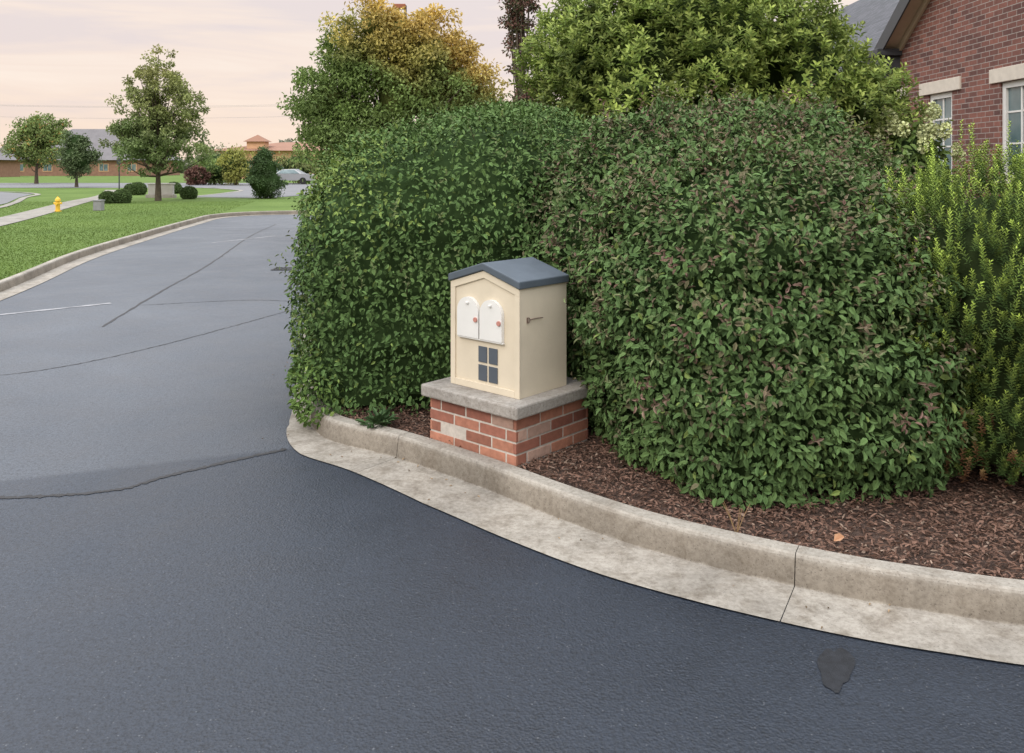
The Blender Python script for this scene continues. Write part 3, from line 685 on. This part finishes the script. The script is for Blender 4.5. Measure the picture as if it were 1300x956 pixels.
for k_ in range(6):
    a=rng.uniform(0,6.28);tp+=tube([(1.0,3.80,.11),(1.0+math.cos(a)*.03,3.80+math.sin(a)*.03,.19),(1.0+math.cos(a)*.06,3.80+math.sin(a)*.05,.25)],[.002,.0015,.001],4,c=(.3,.2,.1))
o=build('dead_stalk',tp,[m_chip]);tag(o,'dry brown plant stalks poking from the mulch','dead plant')
# ------------------------------------------------------------------ brick building
bx=6.55
root=empty('brick_building',(bx,9.5,.12));tag(root,'red-brown brick building with stone lintels and dark gabled roof','building')
def R(parts): return rel(parts,(bx,9.5,.12))
ops=[(10.25,11.45,1.62,2.88),(12.70,13.42,1.62,2.88),(7.6,8.8,1.62,2.88),(5.2,6.4,1.62,2.88)]
ys=sorted({4.5,14.5}|{a for o_ in ops for a in o_[:2]});parts=[]
W=.3
for a,b in zip(ys[:-1],ys[1:]):
    hit=[o_ for o_ in ops if o_[0]<=a and o_[1]>=b]
    if hit:
        parts.append(box(bx,bx+W,a,b,.05,1.62));parts.append(box(bx,bx+W,a,b,2.88,3.7))
    else: parts.append(box(bx,bx+W,a,b,.05,3.7))
zt=3.7;pk=zt+5*.67
parts.append(dict(v=[(bx,4.5,zt),(bx,14.5,zt),(bx,9.5,pk),(bx+W,4.5,zt),(bx+W,14.5,zt),(bx+W,9.5,pk)],f=[(0,2,1),(3,4,5)]))
parts.append(dict(v=[(bx,14.5,.05),(bx+8,14.5,.05),(bx+8,14.5,3.7),(bx,14.5,3.7)],f=[(0,1,2,3)]))
parts.append(dict(v=[(bx,4.5,.05),(bx+8,4.5,.05),(bx+8,4.5,3.7),(bx,4.5,3.7)],f=[(0,3,2,1)]))
parts.append(box(7.9,8.2,14.55,34,.05,3.6))
o=build('wall',R(parts),[m_wallbrick],root);boxuv(o)
ov=.30;sl=.67
def rz(y): return zt+sl*(5-abs(y-9.5))+.06
v=[];yy=[4.5-.5,9.5,14.5+.5]
for x in (bx-ov,bx+9):
    for y in yy: v.append((x,y,rz(y)))
    for y in yy: v.append((x,y,rz(y)+.12))
rf=[dict(v=v,f=[(0,3,4,1),(1,4,5,2),(6,7,10,9),(7,8,11,10),(3,9,10,4),(4,10,11,5),(0,6,9,3),(2,5,11,8)],m=0)]
rf.append(dict(v=[(7.2,14.2,3.72),(7.2,40,3.72),(13,40,8.0),(13,14.2,8.0)],f=[(0,3,2,1)],m=0))
o=build('roof',R(rf),[m_shing],root);boxuv(o)
def sloped(xa,xb,d0,d1,m):
    out=[]
    for (ya_,yb_) in ((9.5,15.02),(9.5,3.98)):
        v=[]
        for x in (xa,xb):
            for y in (ya_,yb_):
                for d in (d0,d1): v.append((x,y,rz(y)+d))
        out.append(dict(v=v,f=[(0,1,3,2),(4,6,7,5),(0,2,6,4),(1,5,7,3),(0,4,5,1),(2,3,7,6)],m=m))
    return out
tr=sloped(bx-ov-.03,bx-ov-.003,-.16,.13,0)+sloped(bx-ov,bx-.003,-.05,-.004,1)+sloped(bx-.05,bx-.004,-.18,-.055,1)
build('rake_board',R(tr),[m_fascia,m_soffit],root,bevel=.004)
gt=[box(bx-ov-.06,bx+.35,14.40,15.08,3.40,3.62),box(bx-ov-.12,bx+.4,14.32,15.16,3.625,3.74),box(bx-ov+.02,bx+.3,14.50,15.0,3.26,3.395,m=0),
    box(7.08,7.2,15.1,40,3.6,3.74),box(7.22,7.9,15.1,40,3.58,3.60,m=1)]
build('gutter',R(gt),[m_fascia,m_soffit],root,bevel=.01)
for (a,b,z0,z1) in ops[:]: 
    e=.22 if b-a>1 else .26
    build('lintel',R([box(bx-.03,bx+.1,a-e,b+e,2.883,3.075)]),[m_lint],root,bevel=.006)
build('lintel',R([box(bx-.03,bx+.1,14.12,14.53,2.883,3.075)]),[m_lint],root,bevel=.006)
for (a,b,z0,z1) in ops:
    wr=bpy.data.objects.new('window',None);link(wr,root)
    f=.08;X0=bx+.03;fp=[box(X0,X0+.08,a+.002,a+f,z0+.002,z1-.002),box(X0,X0+.08,b-f,b-.002,z0+.002,z1-.002),box(X0,X0+.08,a+f+.001,b-f-.001,z1-f,z1-.002),box(X0,X0+.08,a+f+.001,b-f-.001,z0+.002,z0+f)]
    nm=3 if b-a>1 else 2
    for i in range(1,nm):
        y=a+(b-a)*i/nm;fp.append(box(X0+.02,X0+.06,y-.015,y+.015,z0+f+.001,z1-f-.001))
    for z in (z0+.44,z0+.86): 
        for i in range(nm):
            ya_=a+f if i==0 else a+(b-a)*i/nm+.016; yb_=b-f if i==nm-1 else a+(b-a)*(i+1)/nm-.016
            fp.append(box(X0+.025,X0+.055,ya_+.001,yb_-.001,z-.012,z+.012))
    build('frame',R(fp),[m_white],wr)
    build('glass',R([box(X0+.035,X0+.042,a+f-.01,b-f+.01,z0+f-.01,z1-f+.01)]),[m_glass],wr)
    build('sill',R([box(bx-.05,bx+.06,a-.06,b+.06,z0-.09,z0-.003)]),[m_lint],wr,bevel=.005)
# ------------------------------------------------------------------ distant buildings
m_fbrick=plain('far_brick_mat',(.28,.16,.11),.9,.15,2,0);m_froof=plain('far_roof_mat',(.17,.16,.165),.9,.1,1,0);m_tan=plain('far_tan_mat',(.60,.37,.22),.9,.1,1,0)
m_tanroof=plain('far_brown_roof_mat',(.28,.15,.10),.9,.1,1,0)
def house(name,x0,x1,y0,y1,zw,zr,wm,rm,label,nw=5):
    rt=empty(name,((x0+x1)/2,y0,.1));tag(rt,label,'building')
    off=((x0+x1)/2,y0,.1)
    build('wall',rel([box(x0,x1,y0,y1,-.1,zw)],off),[wm],rt)
    o_=.8;d=(y1-y0)/2+o_
    v=[(x0-o_,y0-o_,zw),(x1+o_,y0-o_,zw),(x1+o_,y1+o_,zw),(x0-o_,y1+o_,zw),(x0-o_+d,(y0+y1)/2,zr),(x1+o_-d,(y0+y1)/2,zr)]
    build('roof',rel([dict(v=v,f=[(0,1,5,4),(2,3,4,5)]),dict(v=v,f=[(1,2,5),(3,0,4)]),dict(v=v,f=[(0,3,2,1)])],off),[rm],rt)
    for i in range(nw):
        x=x0+(x1-x0)*(i+.5)/nw
        wr=bpy.data.objects.new('window',None);link(wr,rt)
        build('frame',rel([box(x-.9,x+.9,y0-.06,y0-.01,.9,2.4)],off),[m_tan],wr)
        build('glass',rel([box(x-.75,x-.05,y0-.09,y0-.065,1.05,2.25),box(x+.05,x+.75,y0-.09,y0-.065,1.05,2.25)],off),[m_glass],wr)
    return rt
house('office_building',-92,-66.5,155,171,3.0,9.0,m_fbrick,m_froof,'low brown brick office with grey hipped roof')
house('office_building',-104,-83,130,144,2.9,6.8,m_fbrick,m_froof,'low brick building with wide grey hipped roof')
rt=house('commercial_building',-42,-22,118,134,4.0,5.4,m_tan,m_tanroof,'tan commercial building with brown roof and cupola')
off=(-32,118,.1)
build('cupola',rel([box(-37,-34.6,119,121.4,3.6,5.3),dict(v=[(-37.4,118.6,5.3),(-34.2,118.6,5.3),(-34.2,121.8,5.3),(-37.4,121.8,5.3),(-35.8,120.2,6.3)],f=[(0,1,4),(1,2,4),(2,3,4),(3,0,4)],m=1)],off),[m_tan,m_tanroof],rt)
# ------------------------------------------------------------------ street furniture
hy=empty('fire_hydrant',(-16.5,31,g0));tag(hy,'yellow fire hydrant standing on the grass strip','hydrant')
m_yel=plain('yellow_paint_mat',(.75,.48,.05),.5,.08,8,0)
zz=[0,.04,.041,.38,.381,.41,.46,.51,.53];rr=[.12,.12,.08,.075,.10,.10,.085,.045,.02]
build('barrel',tube([(0,0,z) for z in zz],rr,14)+tube([(0,0,.53),(0,0,.56)],[.022,.022],6),[m_yel],hy)
build('nozzle',tube([(-.14,0,.31),(.14,0,.31)],[.042,.042],10)+tube([(0,0,.28),(0,-.14,.28)],[.05,.05],10),[m_yel],hy)
ub=empty('utility_cabinet',(-15.4,31.8,g0));tag(ub,'small grey-green utility cabinet on the lawn','utility box')
build('cabinet_body',[box(-.15,.15,-.14,.14,0,.36)],[m_grey],ub,bevel=.015)
build('cabinet_lid',[box(-.17,.17,-.16,.16,.362,.40)],[m_grey],ub,bevel=.01)
ms=empty('monument_sign',(-18.5,45,g0));tag(ms,'low white monument sign on a stone base behind the maple','sign')
build('sign_base',[box(-.75,.75,-.2,.2,-.02,.18)],[m_stone],ms,bevel=.02)
build('sign_panel',[box(-.65,.65,-.12,.12,.185,.70),box(-.7,.7,-.15,.15,.705,.77)],[m_signface],ms,bevel=.01)
for (x,y,h,arm) in [(-29,63,2.3,0)]:
    lp=empty('street_post',(x,y,g0));tag(lp,'thin dark post beside the sidewalk','post')
    build('pole',tube([(0,0,0),(0,0,h)],[.05,.04],8),[m_fascia],lp)
    build('sign_plate',[box(-.16,.16,-.07,-.045,h-.45,h-.02)],[m_fascia],lp,bevel=.01)
lp=empty('parking_lamp',(-3.75,30,g0));tag(lp,'tall brown parking lot lamp rising behind the sun-tinted tree','lamp')
build('pole',tube([(0,0,0),(0,0,7.3)],[.07,.05],10),[m_bark],lp)
build('lamp_head',[box(-.42,.02,-.15,.15,7.18,7.34)],[plain('lamp_brown_mat',(.30,.10,.05),.6)],lp,bevel=.02)
for x in (-84,-14):
    p_=empty('utility_pole',(x,112,g0));tag(p_,'wooden utility pole carrying overhead wires','utility pole',group='utility poles')
    build('pole',tube([(0,0,0),(0,0,10.8)],[.16,.11],8),[m_bark],p_)
    build('crossarm',[box(-.06,.06,-1.1,1.1,10.0,10.15)],[m_bark],p_)
for dz,y in ((10.3,111),(10.3,113),(8.8,112)):
    t_=np.linspace(0,1,24);o=build('power_line',tube(np.c_[-84+70*t_,np.full(24,y),g0+dz-3.2*t_*(1-t_)],.012,4),[m_grey]);tag(o,'thin sagging overhead power wire','wire',group='overhead wires')
m_car=plain('car_paint_mat',(.32,.33,.35),.35,.02,3,0,metal=.3);m_tyre=plain('tyre_mat',(.02,.02,.02),.8)
pc=empty('parked_car',(-20.8,80,g0+.02),0);tag(pc,'silver parked sedan beyond the lawn','car')
prof=[(-2.2,.35),(-2.2,.75),(-1.9,.88),(-1.2,.95),(-.6,1.38),(.6,1.42),(1.3,.98),(2.05,.92),(2.2,.7),(2.2,.35)]
n_=len(prof);v=[(x,-.88 if z<1 else -.7,z) for x,z in prof]+[(x,.88 if z<1 else .7,z) for x,z in prof]
bm=bmesh.new();vv=[bm.verts.new(p) for p in v];bm.faces.new(vv[:n_]);bm.faces.new(vv[n_:][::-1])
for i in range(n_): bm.faces.new((vv[i],vv[n_+i],vv[n_+(i+1)%n_],vv[(i+1)%n_]))
bmesh.ops.recalc_face_normals(bm,faces=bm.faces);bmesh.ops.triangulate(bm,faces=[f for f in bm.faces if len(f.verts)>4])
me=bpy.data.meshes.new('body');bm.to_mesh(me);bm.free();me.materials.append(m_car);o=bpy.data.objects.new('body',me);link(o,pc)
build('window',[dict(v=[(-1.0,-.90,1.0),(1.1,-.90,1.0),(.55,-.75,1.36),(-.55,-.75,1.33)],f=[(0,1,2,3)])],[m_glass],pc)
for x in (-1.4,1.4):
    for y in (-.8,.8): build('wheel',tube([(x,y-.1,.32),(x,y+.1,.32)],[.32,.32],16),[m_tyre],pc)
# ------------------------------------------------------------------ world, sun, camera
w=bpy.data.worlds.new('World');scene.world=w;w.use_nodes=True;nt=w.node_tree
bg=nt.nodes['Background']
a=math.radians(215);EL=math.radians(38)
sky=nd(nt,'ShaderNodeTexSky');sky.sky_type='NISHITA';sky.sun_disc=False;sky.sun_elevation=EL;sky.sun_rotation=a
tc=nt.nodes.new('ShaderNodeTexCoord');gen=tc.outputs['Generated']
sx=nt.nodes.new('ShaderNodeSeparateXYZ');nt.links.new(gen,sx.inputs[0])
grad=ramp(nt,sx.outputs[2],[(0.0,(.278,.208,.160)),(.06,(.288,.222,.178)),(.14,(.284,.236,.202)),(.22,(.280,.247,.225)),(.45,(.57,.58,.60)),(1.,(.82,.84,.89))])
mp=nt.nodes.new('ShaderNodeMapping');mp.inputs['Scale'].default_value=(1.2,1.2,11);nt.links.new(gen,mp.inputs[0])
cn=noise(nt,mp.outputs[0],2.2,7,.55,.6)
cl=ramp(nt,cn,[(.36,(.226,.198,.202)),(.5,(.276,.230,.203)),(.66,(.302,.266,.236))])
lowm=ramp(nt,sx.outputs[2],[(.0,(.25,.25,.25)),(.1,(.7,.7,.7)),(.25,(.55,.55,.55)),(.4,(0,0,0))])
c=mixc(nt,lowm,grad,cl)
sc_=nd(nt,'ShaderNodeVectorMath',operation='SCALE');nt.links.new(c,sc_.inputs[0]);sc_.inputs['Scale'].default_value=30.
mx=mixc(nt,.90,sky.outputs[0],sc_.outputs[0])
nt.links.new(mx,bg.inputs[0]);bg.inputs[1].default_value=.12
sd=bpy.data.lights.new('sun','SUN');sd.energy=1.0;sd.angle=math.radians(11);sd.color=(1,.88,.74)
so=bpy.data.objects.new('sun',sd);link(so)
sun_dir=Vector((math.sin(a)*math.cos(EL),math.cos(a)*math.cos(EL),math.sin(EL)))
so.rotation_euler=sun_dir.to_track_quat('Z','Y').to_euler()
cd=bpy.data.cameras.new('camera');cam=bpy.data.objects.new('camera',cd);link(cam)
cam.location=(0,0,1.75);cam.rotation_euler=(math.radians(90),0,0)
cd.lens=30;cd.sensor_width=36;cd.shift_y=-266/1300;cd.clip_end=3000;cd.clip_start=.05
scene.camera=cam
scene.view_settings.view_transform='Standard';scene.view_settings.look='None';scene.view_settings.exposure=0
